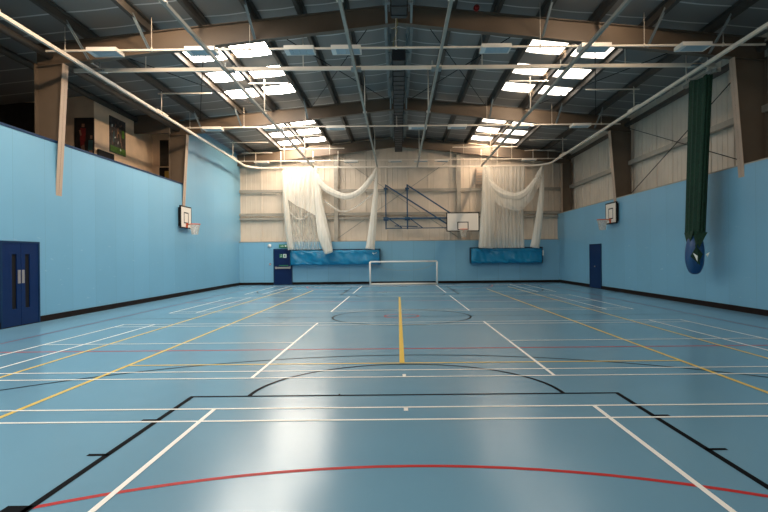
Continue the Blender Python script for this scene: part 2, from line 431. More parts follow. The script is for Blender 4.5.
# ------------------------------------------------------------------ doors
def side_door(name, x, out, y0, y1, z1, leaves, slots, handle):
    """door set into a side wall; out = +1 faces +X"""
    gg = G(); t = .035*out
    fx = sorted((x, x+t*1.3))
    gg.box(fx[0], fx[1], y0-.05, y0, 0, z1+.05); gg.box(fx[0], fx[1], y1, y1+.05, 0, z1+.05); gg.box(fx[0], fx[1], y0, y1, z1, z1+.05)
    d = structure(gg.obj(name, 'navy_trim'))
    wdt = (y1-y0)/leaves
    for k in range(leaves):
        a, b_ = y0 + k*wdt + .006, y0 + (k+1)*wdt - .006
        gg = G(); lx = sorted((x, x+t))
        if slots:
            c = (y0+y1)/2 + (.235 if k else -.235); s0, s1 = c-.085, c+.085
            gg.box(lx[0], lx[1], a, s0, .02, z1); gg.box(lx[0], lx[1], s1, b_, .02, z1); gg.box(lx[0], lx[1], s0, s1, .02, .42); gg.box(lx[0], lx[1], s0, s1, 1.72, z1)
        else: gg.box(lx[0], lx[1], a, b_, .02, z1)
        leaf = gg.obj('leaf', 'navy', d)
        if slots:
            gg = G(); px_ = sorted((x, x+t*.3)); gg.box(px_[0], px_[1], s0, s1, .42, 1.72); gg.obj('vision_panel', 'black', leaf)
            hy = b_-.065 if k == 0 else a+.065
            gg = G(); hx = sorted((x+t, x+t+.008*out)); gg.box(hx[0], hx[1], hy-.045, hy+.045, 1.02, 1.34); gg.obj('push_plate', 'silver', leaf)
    if handle:
        gg = G(); gg.cyl((x+t, (y0+y1)/2-.02, 1.02), .03, .05*out, 'x', 12); gg.obj('door_knob', 'silver', d)
    return d
side_door('door_1', XL, 1, 12.77, 14.06, 1.98, 2, True, False)
side_door('door_2', XR, -1, 25.4, 26.8, 2.02, 1, False, True)
OFF = Vector((.165, 0, 0))
g = G(); y = YB
g.box(-7.30, -7.24, y-.05, y, 0, 2.06); g.box(-6.28, -6.22, y-.05, y, 0, 2.06); g.box(-7.24, -6.28, y-.05, y, 2.01, 2.06)
d3 = structure(g.obj('door_3', 'navy_trim'))
g = G(); g.box(-7.235, -6.285, y-.04, y, .01, 2.005); leaf = g.obj('leaf', 'navy', d3)
g = G(); g.box(-7.2, -6.32, y-.11, y-.05, .93, 1.02); g.box(-7.2, -7.1, y-.07, y-.04, .91, 1.04); g.box(-6.42, -6.32, y-.07, y-.04, .91, 1.04); g.obj('push_bar', 'silver', leaf)
g = G(); yy = y-.045
g.box(-6.95, -6.76, yy-.004, yy, 1.55, 1.76, 0); g.box(-6.74, -6.55, yy-.004, yy, 1.55, 1.76, 1)
for cx, mi in ((-6.855, 1),):   # running figure
    g.box(cx-.02, cx+.02, yy-.008, yy-.004, 1.70, 1.74, mi); g.bar((cx, yy-.006, 1.70), (cx-.015, yy-.006, 1.64), .01, .03, mi)
    g.bar((cx-.015, yy-.006, 1.64), (cx+.04, yy-.006, 1.60), .01, .02, mi); g.bar((cx-.015, yy-.006, 1.64), (cx-.05, yy-.006, 1.58), .01, .02, mi)
g.box(-6.68, -6.61, yy-.008, yy-.004, 1.59, 1.72, 0)
g.obj('escape_sign', ['sign_green', 'sign_white'], leaf)
g = G(); g.box(-6.98, -6.45, yy-.004, yy, 1.08, 1.13, 0); g.obj('instruction_strip', 'sign_green', leaf)
OFF = Vector((0, 0, 0))

# ------------------------------------------------------------------ steel portal frames
ORD = {15.0: 'nearest', 23.7: 'middle', 31.8: 'farthest'}
WHERE = {15.0: 'across the hall nearest the viewer', 23.7: 'across the middle of the hall', 31.8: 'against the far end wall'}
for Y in FR:
    t = thing('portal_frame', f'brown steel portal frame {WHERE[Y]}, with sloping rafters and tapered columns', 'steel frame', (XC, Y, 0), 'steel portal frames')
    for sg in (-1, 1):
        xo = -9.65 if sg < 0 else 9.9
        rb = lambda x: 7.82 - .112*abs(x-XC)
        rt = lambda x: 8.33 - .102*abs(x-XC)
        g = G()
        # web
        g.hexa([(XC,Y-.01,rb(XC)),(xo,Y-.01,rb(xo)),(xo,Y+.01,rb(xo)),(XC,Y+.01,rb(XC)),(XC,Y-.01,rt(XC)),(xo,Y-.01,rt(xo)),(xo,Y+.01,rt(xo)),(XC,Y+.01,rt(XC))])
        for fz, th in ((rb, .02), (rt, -.02)):
            g.hexa([(XC,Y-.10,fz(XC)),(xo,Y-.10,fz(xo)),(xo,Y+.10,fz(xo)),(XC,Y+.10,fz(XC)),(XC,Y-.10,fz(XC)+th),(xo,Y-.10,fz(xo)+th),(xo,Y+.10,fz(xo)+th),(XC,Y+.10,fz(XC)+th)])
        g.box(XC-.01 if sg > 0 else XC-.02, XC+.02 if sg > 0 else XC+.01, Y-.1, Y+.1, rb(XC), rt(XC))
        g.obj('rafter', 'steel', t)
        # tapered column: inner flange leans out towards the foot
        fi = (lambda z: -8.87 - (7-z)*.062) if sg < 0 else (lambda z: 9.00 + (7-z)*.074)
        if Y > 30: fi = (lambda z: -9.22) if sg < 0 else (lambda z: 9.36)
        z0, z1 = .1, rb(fi(6.9))
        g = G()
        g.hexa([(fi(z0),Y-.01,z0),(xo,Y-.01,z0),(xo,Y+.01,z0),(fi(z0),Y+.01,z0),(fi(z1),Y-.01,z1),(xo,Y-.01,z1),(xo,Y+.01,z1),(fi(z1),Y+.01,z1)])
        g.box(min(xo, xo-.02*sg), max(xo, xo-.02*sg), Y-.13, Y+.13, z0, z1, 0)
        col = g.obj('column', 'steel', t)
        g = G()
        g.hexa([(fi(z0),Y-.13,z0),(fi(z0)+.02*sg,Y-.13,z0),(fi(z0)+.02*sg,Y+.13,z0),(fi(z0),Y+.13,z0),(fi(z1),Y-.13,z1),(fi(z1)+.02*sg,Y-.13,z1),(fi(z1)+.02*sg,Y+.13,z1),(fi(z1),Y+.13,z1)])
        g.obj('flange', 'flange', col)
        if Y < 30:
            for px_ in (.33, 3.85, 6.65, 8.3):
                x = XC+sg*px_
                g = G(); g.bar((x, Y-1.1, zr(x)-.16), (x, Y-.06, rb(x)+.03), .06, .015); g.bar((x-.025, Y-1.1, zr(x)-.16), (x-.025, Y-.06, rb(x)+.03), .012, .06)
                g.obj('fly_brace', 'galv', t)
        else: pass
# eaves beams and purlins
def zsec(x, y0, y1, top, h, wd, sg):
    gg = G()
    gg.box(x-.012, x+.012, y0, y1, top-h, top)
    gg.box(min(x, x+sg*wd), max(x, x+sg*wd), y0, y1, top-h, top-h+.015)
    gg.box(min(x, x-sg*wd), max(x, x-sg*wd), y0, y1, top-.015, top)
    return gg
names = ['first', 'second', 'third', 'fourth', 'fifth', 'sixth', 'seventh']
for sg, side in ((-1, 'left'), (1, 'right')):
    for k, px_ in enumerate([.33] + PX):
        x = XC+sg*px_
        tag(zsec(x, YF, YB+.3, zr(x)-.03, .2, .10, sg).obj('roof_purlin', 'galv' if k == 0 else 'purlin'),
            f'long steel roof purlin, {names[k]} out from the ridge on the {side} roof slope', 'purlin', 'roof purlins')
    if sg < 0: x, nm = -9.3, 'above the gallery opening'
    else: x, nm = 9.75, 'at the top of the cladded wall'
    g = G(); g.path([(x, YF, 7.05), (x, 23.8 if sg < 0 else YB+.2, 7.05)], .10, 10)
    tag(g.obj('eaves_beam', 'purlin'), f'dark tubular eaves beam {nm} on the {side}', 'beam')
g = G(); g.path([(-10.7, YF, 7.28), (-10.7, 24.5, 7.28)], .11, 4)  # dark strip added along the line where gallery wall and ceiling meet
tag(g.obj('gallery_junction_strip', 'purlin'), 'added dark strip along the gallery wall and ceiling junction behind the left opening', 'beam')
# rod bracing in the roof plane of the middle bay
def xbrace(xa, xb, label):
    t = thing('roof_bracing', label, 'bracing', ((xa+xb)/2, 19.35, 8), 'roof cross bracing')
    za, zb = zr(xa)-.28, zr(xb)-.28
    for (p, q) in (((xa,15.15,za),(xb,23.55,zb)), ((xb,15.15,zb),(xa,23.55,za))):
        g = G(); g.rod(p, q, .013, 6); g.obj('tie_rod', 'black', t)
xbrace(-3.6, -.45, 'thin dark crossed tie rods under the roof just left of the ridge')
xbrace(.6, 3.75, 'thin dark crossed tie rods under the roof just right of the ridge')
xbrace(-8.3, -5.2, 'thin dark crossed tie rods under the roof near the left eaves')
xbrace(5.4, 8.4, 'thin dark crossed tie rods under the roof near the right eaves')

# dark ribbed duct under the ridge, in two lengths
def duct(y0, y1, label):
    t = thing('overhead_duct', label, 'duct', (.08, (y0+y1)/2, 7.4))
    g = G(); g.box(-.10, .26, y0, y1, 7.42, 7.74)
    yy = y0
    while yy < y1: g.box(-.125, .285, yy, yy+.05, 7.40, 7.76); yy += .5
    g.obj('casing', 'duct', t)
    g = G(); g.hexa([(-.10,y0-.3,7.66),(.26,y0-.3,7.66),(.26,y0,7.42),(-.10,y0,7.42),(-.04,y0-.3,7.72),(.2,y0-.3,7.72),(.26,y0,7.74),(-.10,y0,7.74)]); g.obj('end_cap', 'black', t)
    yy = y0+.4
    while yy < y1:
        g = G(); g.rod((-.16, yy, 7.55), (-.16, yy, 8.35), .012, 6); g.rod((.32, yy, 7.55), (.32, yy, 8.35), .012, 6); g.box(-.26, .42, yy-.02, yy+.02, 7.76, 7.80); g.obj('hanger', 'galv', t); yy += 2.4
    return t
duct(16.6, 31.2, 'long dark ribbed duct hung under the roof ridge, running to the far wall')
duct(6.0, 13.7, 'short dark ribbed duct under the ridge, in front of the nearest frame')
g = G(); pts = [(-.02+.06*math.sin(i*.9), 14.2+.16*i, 7.75-.14*math.sin(i*.55)) for i in range(14)]; g.path(pts, .012, 6)
tag(g.obj('hanging_cable', 'cable'), 'loose yellowish cable hanging between the two ridge ducts', 'cable')
for x, y, z, lab in ((2.15, 14.8, 8.17, 'small red alarm sounder high on the nearest rafter, right of the ridge'),):
    t = thing('alarm_sounder', lab, 'alarm', (x, y, z))
    g = G(); g.cyl((x, y+.1, z), .08, -.1, 'y', 16, 0, .075); g.obj('body', 'red', t)
    g = G(); g.path([(x, y, z), (x, y-.03, z), (x, y-.045, z)], [.05, .04, .015], 14); g.obj('horn', 'red', t)

# ------------------------------------------------------------------ net tracks hung from the roof
def hanger(gt, x, y, z0, z1): gt.rod((x, y, z0), (x, y, z1), .02, 6); gt.box(x-.07, x+.07, y-.05, y+.05, z0-.02, z0+.03)
TZ = 6.75
t = thing('perimeter_net_track', 'long cream net track curving round both sides and the far end of the hall', 'track', (0, 15, TZ))
TB = 6.585                       # the far end hangs a little lower than the sides
pts = [(-8.3, 2.0, TZ+.06), (-8.3, 30.1, TB)] + [(-8.3+1.0*(1-math.cos(a)), 30.1+1.1*math.sin(a), TB) for a in [pi/2*k/7 for k in range(1, 8)]]
pts += [(0, 31.2, TB)]
pts += [(8.38-1.0*(1-math.cos(a)), 30.1+1.1*math.sin(a), TB) for a in [pi/2*k/7 for k in range(7, 0, -1)]] + [(8.38, 30.1, TB), (8.38, 2.0, TZ+.06)]
g = G()
for a, b_ in zip(pts[:-1], pts[1:]): g.bar(a, b_, .075, .085)
g.obj('rail', 'rail', t)
for y in (11.2, 19.7, 28.2):
    for x in (-8.3, 8.38):
        g = G(); tz = TZ+.06+(TB-TZ-.06)*(y-2)/28.1; hanger(g, x, y, tz+.02, zr(x)-.2); g.box(x-.05, x+.05, y-.45, y+.45, tz+.035, tz+.085); g.obj('hanger', 'rail', t)
for x in (-7.9, -6.5, -4.7, -3.3, 1.12, 3.0, 4.7, 5.6, 7.6):
    g = G(); hanger(g, x, 31.2, TB+.02, 7.5); g.obj('hanger', 'rail', t)
def long_track(x, label):
    t = thing('lengthwise_net_track', label, 'track', (x, 17, TZ), 'lengthwise net tracks')
    g = G(); g.bar((x, 4, TZ+.04), (x, 31.2, TB+.0), .07, .085); g.obj('rail', 'girt', t)
    for y in (11.2, 19.7, 28.2):
        g = G(); hanger(g, x, y, TZ+.04-(y-4)*.0075, zr(x)-.2); g.obj('hanger', 'rail', t)
    g = G(); g.box(x-.14, x+.14, 15.46, 15.74, TZ+.03, TZ+.085); g.bar((x-.12, 15.6, TZ+.1), (x-.12, 15.6, TZ+.3), .03, .03); g.bar((x+.12, 15.6, TZ+.1), (x+.12, 15.6, TZ+.2), .03, .03); g.obj('crossover_bracket', 'galv', t)
long_track(-4.66, 'thin grey track running lengthwise under the left skylights')
long_track(-1.12, 'thin grey track running lengthwise just left of the ridge duct')
long_track(1.12, 'thin grey track running lengthwise just right of the ridge duct')
long_track(4.72, 'thin grey track running lengthwise under the right skylights')
t = thing('crosswise_net_track', 'pale track spanning the hall crosswise behind the nearest light row', 'track', (0, 15.6, 6.7))
g = G(); g.bar((-9.0, 15.6, 6.85), (8.9, 15.6, 6.85), .07, .10); g.obj('rail', 'rail', t)
for x in (-7.0, -2.6, 2.4, 6.4):
    g = G(); g.rod((x, 15.6, 6.89), (x, 15.6, zr(x)-.1), .012, 6); g.obj('hanger', 'rail', t)
for x in (-8.3, 8.38):
    g = G(); g.box(x-.16, x+.16, 15.45, 15.75, 6.80, 6.83); g.box(x-.05, x-.01, 15.2, 15.9, 6.92, 6.96); g.rod((x+.06, 15.5, 6.90), (x+.06, 15.5, 7.08), .02, 6); g.obj('corner_bracket', 'galv', t)
# struts between purlins that carry the track hangers
for y in (19.7, 28.2, 30.95):
    for sg, side in ((-1, 'left'), (1, 'right')):
        for (a, b_, nm) in ((3.9, 5.3, 'inner'), (6.6, 8.5, 'outer')):
            if y == 30.95: a, b_ = (3.0, 6.6) if nm == 'inner' else (7.0, 8.7)
            z = zr(b_)-.27
            g = G(); g.box(min(XC+sg*a, XC+sg*b_), max(XC+sg*a, XC+sg*b_), y-.02, y+.02, z-.04, z)
            dist = {19.7: 'nearer', 28.2: 'farther', 30.95: 'far end wall'}[y]
            tag(g.obj('channel_strut', 'rail'), f'{nm} channel strut under the {side} roof slope, {dist} row of hangers', 'strut', 'channel struts under the roof')

# ------------------------------------------------------------------ lighting rails and light fittings
LZ = 6.94
rows = [(14.5, 'nearest', [-7.5, -5.0, -2.48, -1.28, 2.56, 5.10, 7.66]), (23.2, 'middle', [-7.6, -5.1, -2.52, .87, 2.5, 5.1, 7.6]), (31.4, 'farthest', [-7.6, -5.0, -2.57, -.1, 1.35, 2.5, 7.4])]
nth = ['first from the left', 'second from the left', 'third from the left', 'fourth from the left', 'third from the right', 'second from the right', 'first from the right']
def make_fitting(loc, label):
    t = thing('light_fitting', label, 'light', loc, 'light fittings on the roof rails')
    x, y, z = loc
    g = G()
    g.box(x-.38, x+.38, y-.23, y-.20, z-.07, z+.03); g.box(x-.38, x+.38, y+.20, y+.23, z-.07, z+.03)
    g.box(x-.38, x-.35, y-.20, y+.20, z-.07, z+.03); g.box(x+.35, x+.38, y-.20, y+.20, z-.07, z+.03); g.box(x-.35, x+.35, y-.20, y+.20, z+.01, z+.03)
    g.obj('housing', 'cream_white', t)
    g = G()
    for k in range(4):
        xa = x-.345+k*.1725; g.box(xa+.004, xa+.168, y-.195, y+.195, z-.062, z-.045)
    g.obj('diffuser', 'diffuser', t)
    g = G(); g.box(x-.38, x-.26, y-.19, y+.19, z-.075, z-.063); g.obj('control_gear', 'white', t)
    return t
proto = None
for y, rn, xs in rows:
    t = thing('lighting_rail', f'thin cream conduit rail carrying the {rn} row of light fittings', 'rail', (0, y, LZ), 'lighting rails')
    g = G(); g.bar((-9.1 if y < 20 else -8.95, y, LZ+.06), (9.6 if y < 20 else 9.3, y, LZ+.06), .045, .045); g.obj('conduit', 'rail', t)
    for x in (-8.6, -6.35, -3.8, .0, 3.75, 6.45, 8.5):
        g = G(); g.rod((x, y, LZ+.06), (x, y, zr(x)-.04), .008, 6); g.path([(x, y, LZ+.03), (x, y, LZ+.09), (x, y, LZ+.13)], [.035, .03, .01], 10); g.obj('drop_rod', 'rail', t)
    for k, x in enumerate(xs):
        lab = f'white box light fitting, {nth[k]} on the {rn} lighting rail'
        if proto is None: proto = make_fitting((x, y-.1, LZ), lab)
        else: dup(proto, (x, y-.1, LZ), lab)

# ------------------------------------------------------------------ cricket nets gathered at the far wall
def catm(P, n=8):
    P = [Vector(p) for p in P]; out = []
    for i in range(len(P)-1):
        p0 = P[max(i-1,0)]; p1 = P[i]; p2 = P[i+1]; p3 = P[min(i+2, len(P)-1)]
        for k in range(n):
            t = k/n
            out.append(.5*((2*p1)+(-p0+p2)*t+(2*p0-5*p1+4*p2-p3)*t*t+(-p0+3*p1-3*p2+p3)*t**3))
    return out + [P[-1]]
def bundle(P, R, mat_, parent, name, flute=.07, nf=7, sq=.8):
    pts = catm(P, 8); n = len(pts)
    rr = []
    for i in range(n):
        u = i/(n-1)*(len(R)-1); k = min(int(u), len(R)-2); rr.append(R[k]*(1-(u-k)) + R[k+1]*(u-k))
    g = G(); g.path(pts, rr, 40, flute=flute, nf=nf, squash=sq, cap=True); return g.obj(name, mat_, parent)
def sheet(top, bot, y, mat_, parent, name, folds=9, amp=.07):
    """curtain between two curves given as functions u -> (x, z)"""
    g = G()
    def f(u, v):
        a = top(u); b = bot(u); x = a[0]*(1-v)+b[0]*v; z = a[1]*(1-v)+b[1]*v
        return (x + .02*math.sin(7*v+u*20), y + amp*math.sin(folds*2*pi*u + 1.3*math.sin(3*v)) + .04*math.sin(5*u+4*v), z)
    g.grid(f, 90, 20); return g.obj(name, mat_, parent)
def lerp_curve(P):
    pts = catm([(p[0], 0, p[1]) for p in P], 10)
    def f(u):
        k = u*(len(pts)-1); i = min(int(k), len(pts)-2); t = k-i; q = pts[i]*(1-t)+pts[i+1]*t; return (q.x, q.z)
    return f
NY = 31.18
# left outer net
t = thing('cricket_net', 'outer white net on the far wall left side, hanging beside the fire exit door', 'net', (-5.6, NY, 2.0), 'white cricket nets at the far wall')
top = lambda u: (-6.42+1.85*u, 6.57)
low = lerp_curve([(-6.39, 6.283), (-6.244, 5.014), (-5.707, 4.507), (-5.171, 4.234), (-4.605, 3.892)])
sheet(top, low, NY-.05, 'net_dense', t, 'looped_top', 8, .05)
sheet(top, low, NY+.06, 'net_mid', t, 'looped_back', 6, .05)
sheet(low, lerp_curve([(-6.068, 1.99), (-5.463, 1.99), (-4.878, 1.99), (-4.39, 1.99)]), NY, 'net_thin', t, 'hanging_panel', 11, .06)
bundle([(-6.341, NY-.08, 6.38), (-6.263, NY-.1, 5.112), (-6.127, NY-.1, 3.551), (-5.971, NY-.1, 1.99)], [.06, .13, .16, .16], 'net_mid', t, 'gathered_edge')
bundle([(-6.341, NY-.1, 5.502), (-6.049, NY-.1, 4.234), (-5.463, NY-.1, 3.668), (-4.878, NY-.1, 4.088)], [.03, .03, .03, .03], 'net_thin', t, 'slack_fold')
# left inner net
t = thing('cricket_net', 'white net draped in one deep swag above the blue mat, left of the basketball frame', 'net', (-3, NY, 1.8), 'white cricket nets at the far wall')
bundle([(-4.566, NY-.1, 6.56), (-4.41, NY-.12, 4.966), (-4.273, NY-.14, 3.844), (-4.068, NY-.3, 2.673), (-3.805, NY-.42, 1.795)], [.05, .20, .27, .33, .22], 'net_dense', t, 'gathered_leg')
bundle([(-4.488, NY-.1, 6.185), (-4.293, NY-.12, 5.746), (-3.824, NY-.12, 5.288), (-2.907, NY-.12, 4.936), (-2.107, NY-.12, 5.18), (-1.434, NY-.12, 5.941), (-1.132, NY-.1, 6.56)], [.10, .15, .17, .17, .16, .13, .05], 'net_dense', t, 'swag')
bundle([(-4.098, NY-.1, 4.722), (-3.122, NY-.1, 4.107), (-2.215, NY-.1, 4.4), (-1.366, NY-.1, 5.112)], [.035, .045, .04, .03], 'net_thin', t, 'slack_fold')
bundle([(-1.151, NY-.1, 6.56), (-1.229, NY-.1, 4.966), (-1.395, NY-.1, 3.258), (-1.561, NY-.1, 1.99)], [.04, .13, .19, .25], 'net_dense', t, 'gathered_leg')
# right net
t = thing('cricket_net', 'white net looped high above the right blue mat beside the backboard', 'net', (6.6, NY, 2.0), 'white cricket nets at the far wall')
bundle([(4.995, NY-.12, 6.56), (5.073, NY-.12, 5.014), (4.995, NY-.12, 3.453), (4.878, NY-.12, 1.99)], [.14, .36, .38, .36], 'net_mid', t, 'gathered_leg', .12, 8, .5)
bundle([(4.8, NY-.14, 6.56), (4.829, NY-.16, 4.917), (4.78, NY-.16, 3.356), (4.702, NY-.16, 1.99)], [.05, .13, .17, .19], 'net_dense', t, 'gathered_edge')
sw = [(4.927, 6.088), (5.171, 5.648), (5.658, 5.131), (6.439, 4.839), (7.073, 4.995), (7.668, 5.648), (7.951, 6.234), (8.097, 6.527)]
bundle([(a, NY-.12, b_) for a, b_ in sw], [.12, .16, .2, .22, .2, .16, .1, .05], 'net_dense', t, 'swag')
sheet(lerp_curve(sw), lerp_curve([(5.073, 4.819), (5.658, 4.331), (6.341, 4.088), (6.888, 4.088), (7.415, 4.624), (7.805, 5.209), (8.0, 5.892)]), NY-.2, 'net_mid', t, 'looped_panel', 4, .05)
sheet(lambda u: (5.17+1.95*u, 6.57), lambda u: (5.17+1.9*u, 1.99), NY+.06, 'net_mid', t, 'hanging_panel', 9, .05)
bundle([(8.097, NY-.12, 6.497), (8.029, NY-.12, 5.014), (7.854, NY-.12, 3.502), (7.61, NY-.12, 1.99)], [.05, .14, .19, .25], 'net_dense', t, 'gathered_leg')

# blue padded mats below the nets
def pad(x0, x1, z0, z1, label, side):
    t = thing('padded_mat', label, 'mat', ((x0+x1)/2, 32.5, z0), 'blue padded mats')
    g = G(); yc, dy = 32.52, .20; nx = int((x1-x0)/.07)
    def f(u, v):
        th = v*2*pi; c, s = math.cos(th), math.sin(th)
        sc = lambda q: math.copysign(abs(q)**.45, q)
        x = x0+.02+(x1-x0-.04)*u
        y = yc + dy*sc(c); z = (z0+z1)/2 + (z1-z0)/2*sc(s)
        wr_ = noise.noise(Vector((x*1.6+z*2.0, z*2.2, 3))) * .06 + abs(noise.noise(Vector((x*2.6+z*4, z*2.5-x*.6, 9))))*.13
        return (x, y - (wr_ if c < 0 else 0), z + .01*math.sin(x*9))
    g.grid(f, nx, 48); bmesh.ops.remove_doubles(g.b, verts=list(g.b.verts), dist=.0005)
    for u in (x0+.02, x1-.02):
        vs = [v for v in g.b.verts if abs(v.co.x-u) < .001]
        vs.sort(key=lambda v: math.atan2(v.co.z-(z0+z1)/2, v.co.y-yc))
        try: g.b.faces.new(vs)
        except Exception: pass
    g.obj('cover', 'mat', t)
    g = G(); g.box(x0-.02, x1+.02, 32.66, 32.76, z1-.03, z1+.07); g.box(x0-.02, x0+.0, 32.3, 32.76, z0, z1+.07); g.box(x1, x1+.02, 32.3, 32.76, z0, z1+.07); g.obj('hanging_bar', 'mat_dark', t)
    g = G()
    if side == 'L':
        a = x1-.42
        g.bar((a, 32.262, z1-.17), (a+.09, 32.262, z1-.24), .01, .06); g.bar((a+.09, 32.262, z1-.22), (a+.24, 32.262, z1-.16), .01, .035)
    else:
        g.bar((x1+.03, 32.3, z1-.13), (x1+.03, 32.3, z1-.42), .06, .05)
    g.obj('white_tag', 'sign_white', t)
OFF = Vector((0, -.8, 0))
pad(-6.10, -1.02, 1.12, 1.95, 'long bright blue padded mat hung on the far wall by the fire exit door', 'L')
pad(4.12, 8.16, 1.13, 1.97, 'bright blue padded mat hung on the far wall right of the goal', 'R')

# ------------------------------------------------------------------ basketball goals
def hoop_parts(t, c, R, dirv, out):
    """ring, mount and net; dirv = unit vector away from the board, c = ring centre"""
    c = Vector(c); d = Vector(dirv)
    g = G(); g.path([(c.x+R*math.cos(a), c.y+R*math.sin(a), c.z) for a in [2*pi*k/28 for k in range(28)]], .016, 8, closed=True)
    b0 = c - d*R; b1 = c - d*out
    side = Vector((-d.y, d.x, 0))
    g.bar(b0, b1, .12, .02); g.bar(b1+side*.0+Vector((0,0,-.07)), b0, .03, .02)
    g.bar(b1+Vector((0,0,.04)), b1+Vector((0,0,-.14)), .12, .03)
    ring = g.obj('ring', 'orange', t)
    g = G()
    def f(u, v):
        a = 2*pi*u; r = R*(1-.45*v**.7) + .012*math.sin(12*a+v*8)
        return (c.x+r*math.cos(a), c.y+r*math.sin(a), c.z-.02-.42*v)
    g.grid(f, 36, 6); g.obj('hoop_net', 'hoop_net', ring)
def board(t, cx, cy, z0, z1, wdt, axis, sgn, box_w, box_z0, box_z1, th=.05):
    """axis: direction the face looks along ('x' or 'y'), sgn its sign"""
    def B(gg, a0, a1, b0, b1, d0, d1, mi=0):
        lo, hi = min(d0, d1), max(d0, d1)
        if axis == 'y': gg.box(cx+a0, cx+a1, cy+lo, cy+hi, b0, b1, mi)
        else: gg.box(cx+lo, cx+hi, cy+a0, cy+a1, b0, b1, mi)
    h = wdt/2
    g = G(); B(g, -h+.05, h-.05, z0+.05, z1-.05, 0, -sgn*th); bd = g.obj('backboard', 'cream_white', t)
    g = G()
    B(g, -h, h, z0, z0+.05, sgn*.004, -sgn*(th+.01)); B(g, -h, h, z1-.05, z1, sgn*.004, -sgn*(th+.01)); B(g, -h, -h+.05, z0+.05, z1-.05, sgn*.004, -sgn*(th+.01)); B(g, h-.05, h, z0+.05, z1-.05, sgn*.004, -sgn*(th+.01))
    g.obj('border', 'black', bd)
    g = G(); q = box_w/2; e = .045
    B(g, -q, q, box_z0, box_z0+e, 0, sgn*.004); B(g, -q, q, box_z1-e, box_z1, 0, sgn*.004); B(g, -q, -q+e, box_z0+e, box_z1-e, 0, sgn*.004); B(g, q-e, q, box_z0+e, box_z1-e, 0, sgn*.004)
    g.obj('target_box', 'black', bd)
OFF = Vector((0, 0, 0))
# left wall
t = thing('basketball_goal', 'small practice basketball goal on the left blue wall', 'basketball goal', (XL, 23.65, 2.84))
board(t, XL+.14, 23.65, 2.84, 3.78, 1.2, 'x', 1, .5, 3.05, 3.52)
g = G(); g.box(XL+.0, XL+.08, 23.15, 24.15, 2.92, 3.7); g.obj('bracket', 'black', t)
hoop_parts(t, (XL+.14+.36, 23.65, 3.02), .225, (1,0,0), .355)
# right wall
t = thing('basketball_goal', 'small practice basketball goal on the right blue wall above the single door', 'basketball goal', (XR, 23.85, 2.88))
board(t, XR-.14, 23.85, 2.88, 3.79, 1.2, 'x', -1, .5, 3.08, 3.55)
g = G(); g.box(XR-.08, XR, 23.35, 24.35, 2.98, 3.72); g.obj('bracket', 'black', t)
hoop_parts(t, (XR-.14-.36, 23.85, 3.06), .225, (-1,0,0), .355)
OFF = Vector((-.07, -.8, -.05))
# far wall, on a folded tubular frame
t = thing('basketball_goal', 'large white backboard on a navy tubular frame against the far wall', 'basketball goal', (3.7, 32, 2.98))
board(t, 3.71, 31.95, 2.98, 4.04, 1.84, 'y', -1, .62, 3.06, 3.52)
hoop_parts(t, (3.71, 31.95-.36, 3.09), .225, (0,-1,0), .355)
for x in (-.59, .62):
    g = G(); g.bar((x, 32.3, 3.15), (x, 32.3, 5.68), .075, .075); g.box(x-.11, x+.11, 32.26, 32.8, 5.40, 5.5); g.box(x-.14, x+.14, 32.26, 32.8, 3.66, 3.84); g.obj('upright', 'tube', t)
g = G(); g.bar((-.68, 32.25, 3.75), (2.85, 32.1, 3.75), .09, .09); g.bar((-.6, 32.25, 3.2), (2.8, 32.1, 3.2), .05, .05); g.obj('swing_arm', 'tube', t)
for (a, b_) in (((-.59, 32.3, 5.64), (2.82, 32.06, 3.42)), ((.62, 32.3, 5.64), (3.05, 32.06, 4.0))):
    g = G(); g.bar(a, b_, .06, .075); g.obj('stay', 'tube', t)
for (a, b_) in (((-.40, 32.2, 3.72), (.31, 32.2, 3.22)), ((.8, 32.2, 3.72), (1.46, 32.2, 3.22)), ((-.1, 32.5, 3.35), (1.2, 32.5, 3.3))):
    g = G(); g.bar(a, b_, .05, .05); g.obj('cross_tube', 'tube', t)
g = G(); g.box(2.8, 4.6, 32.02, 32.09, 3.4, 3.5); g.box(3.1, 3.18, 32.02, 32.75, 3.4, 3.5); g.box(4.3, 4.38, 32.02, 32.75, 3.4, 3.5); g.obj('board_bracket', 'tube', t)

# ------------------------------------------------------------------ five-a-side goal
OFF = Vector((0, 0, 0))
t = thing('football_goal', 'low white five-a-side goal standing at the far wall', 'goal', (.3, 30.9, 0))
gx0, gx1, gy, gz = -1.55, 2.15, 30.85, 1.28
g = G()
for x in (gx0, gx1): g.path([(x, gy, 0), (x, gy, gz)], .045, 12)
g.path([(gx0, gy, gz), (gx1, gy, gz)], .045, 12); g.obj('front_frame', 'white', t)
g = G()
for x in (gx0, gx1):
    g.path([(x, gy, .03), (x, gy+.9, .03)], .03, 10); g.path([(x, gy, gz), (x, gy+.3, gz-.05), (x, gy+.85, .1)], .012, 8)
g.path([(gx0, gy+.9, .03), (gx1, gy+.9, .03)], .03, 10); g.obj('back_frame', 'white', t)
g = G(); g.path([(gx0, gy+.0, .04), (gx1, gy+.0, .04)], .04, 10); g.obj('ground_bar', 'cream_white', t)
g = G()
g.grid(lambda u, v: (gx0+(gx1-gx0)*u, gy+.05+.8*v + .02*math.sin(9*u), gz-.03-(gz-.1)*v**1.2 - .12*math.sin(pi*u)*math.sin(pi*v)), 40, 16)
for x in (gx0, gx1): g.quad([(x, gy+.03, .05), (x, gy+.85, .05), (x, gy+.3, gz-.08), (x, gy+.03, gz)])
g.obj('goal_net', 'goal_net', t)
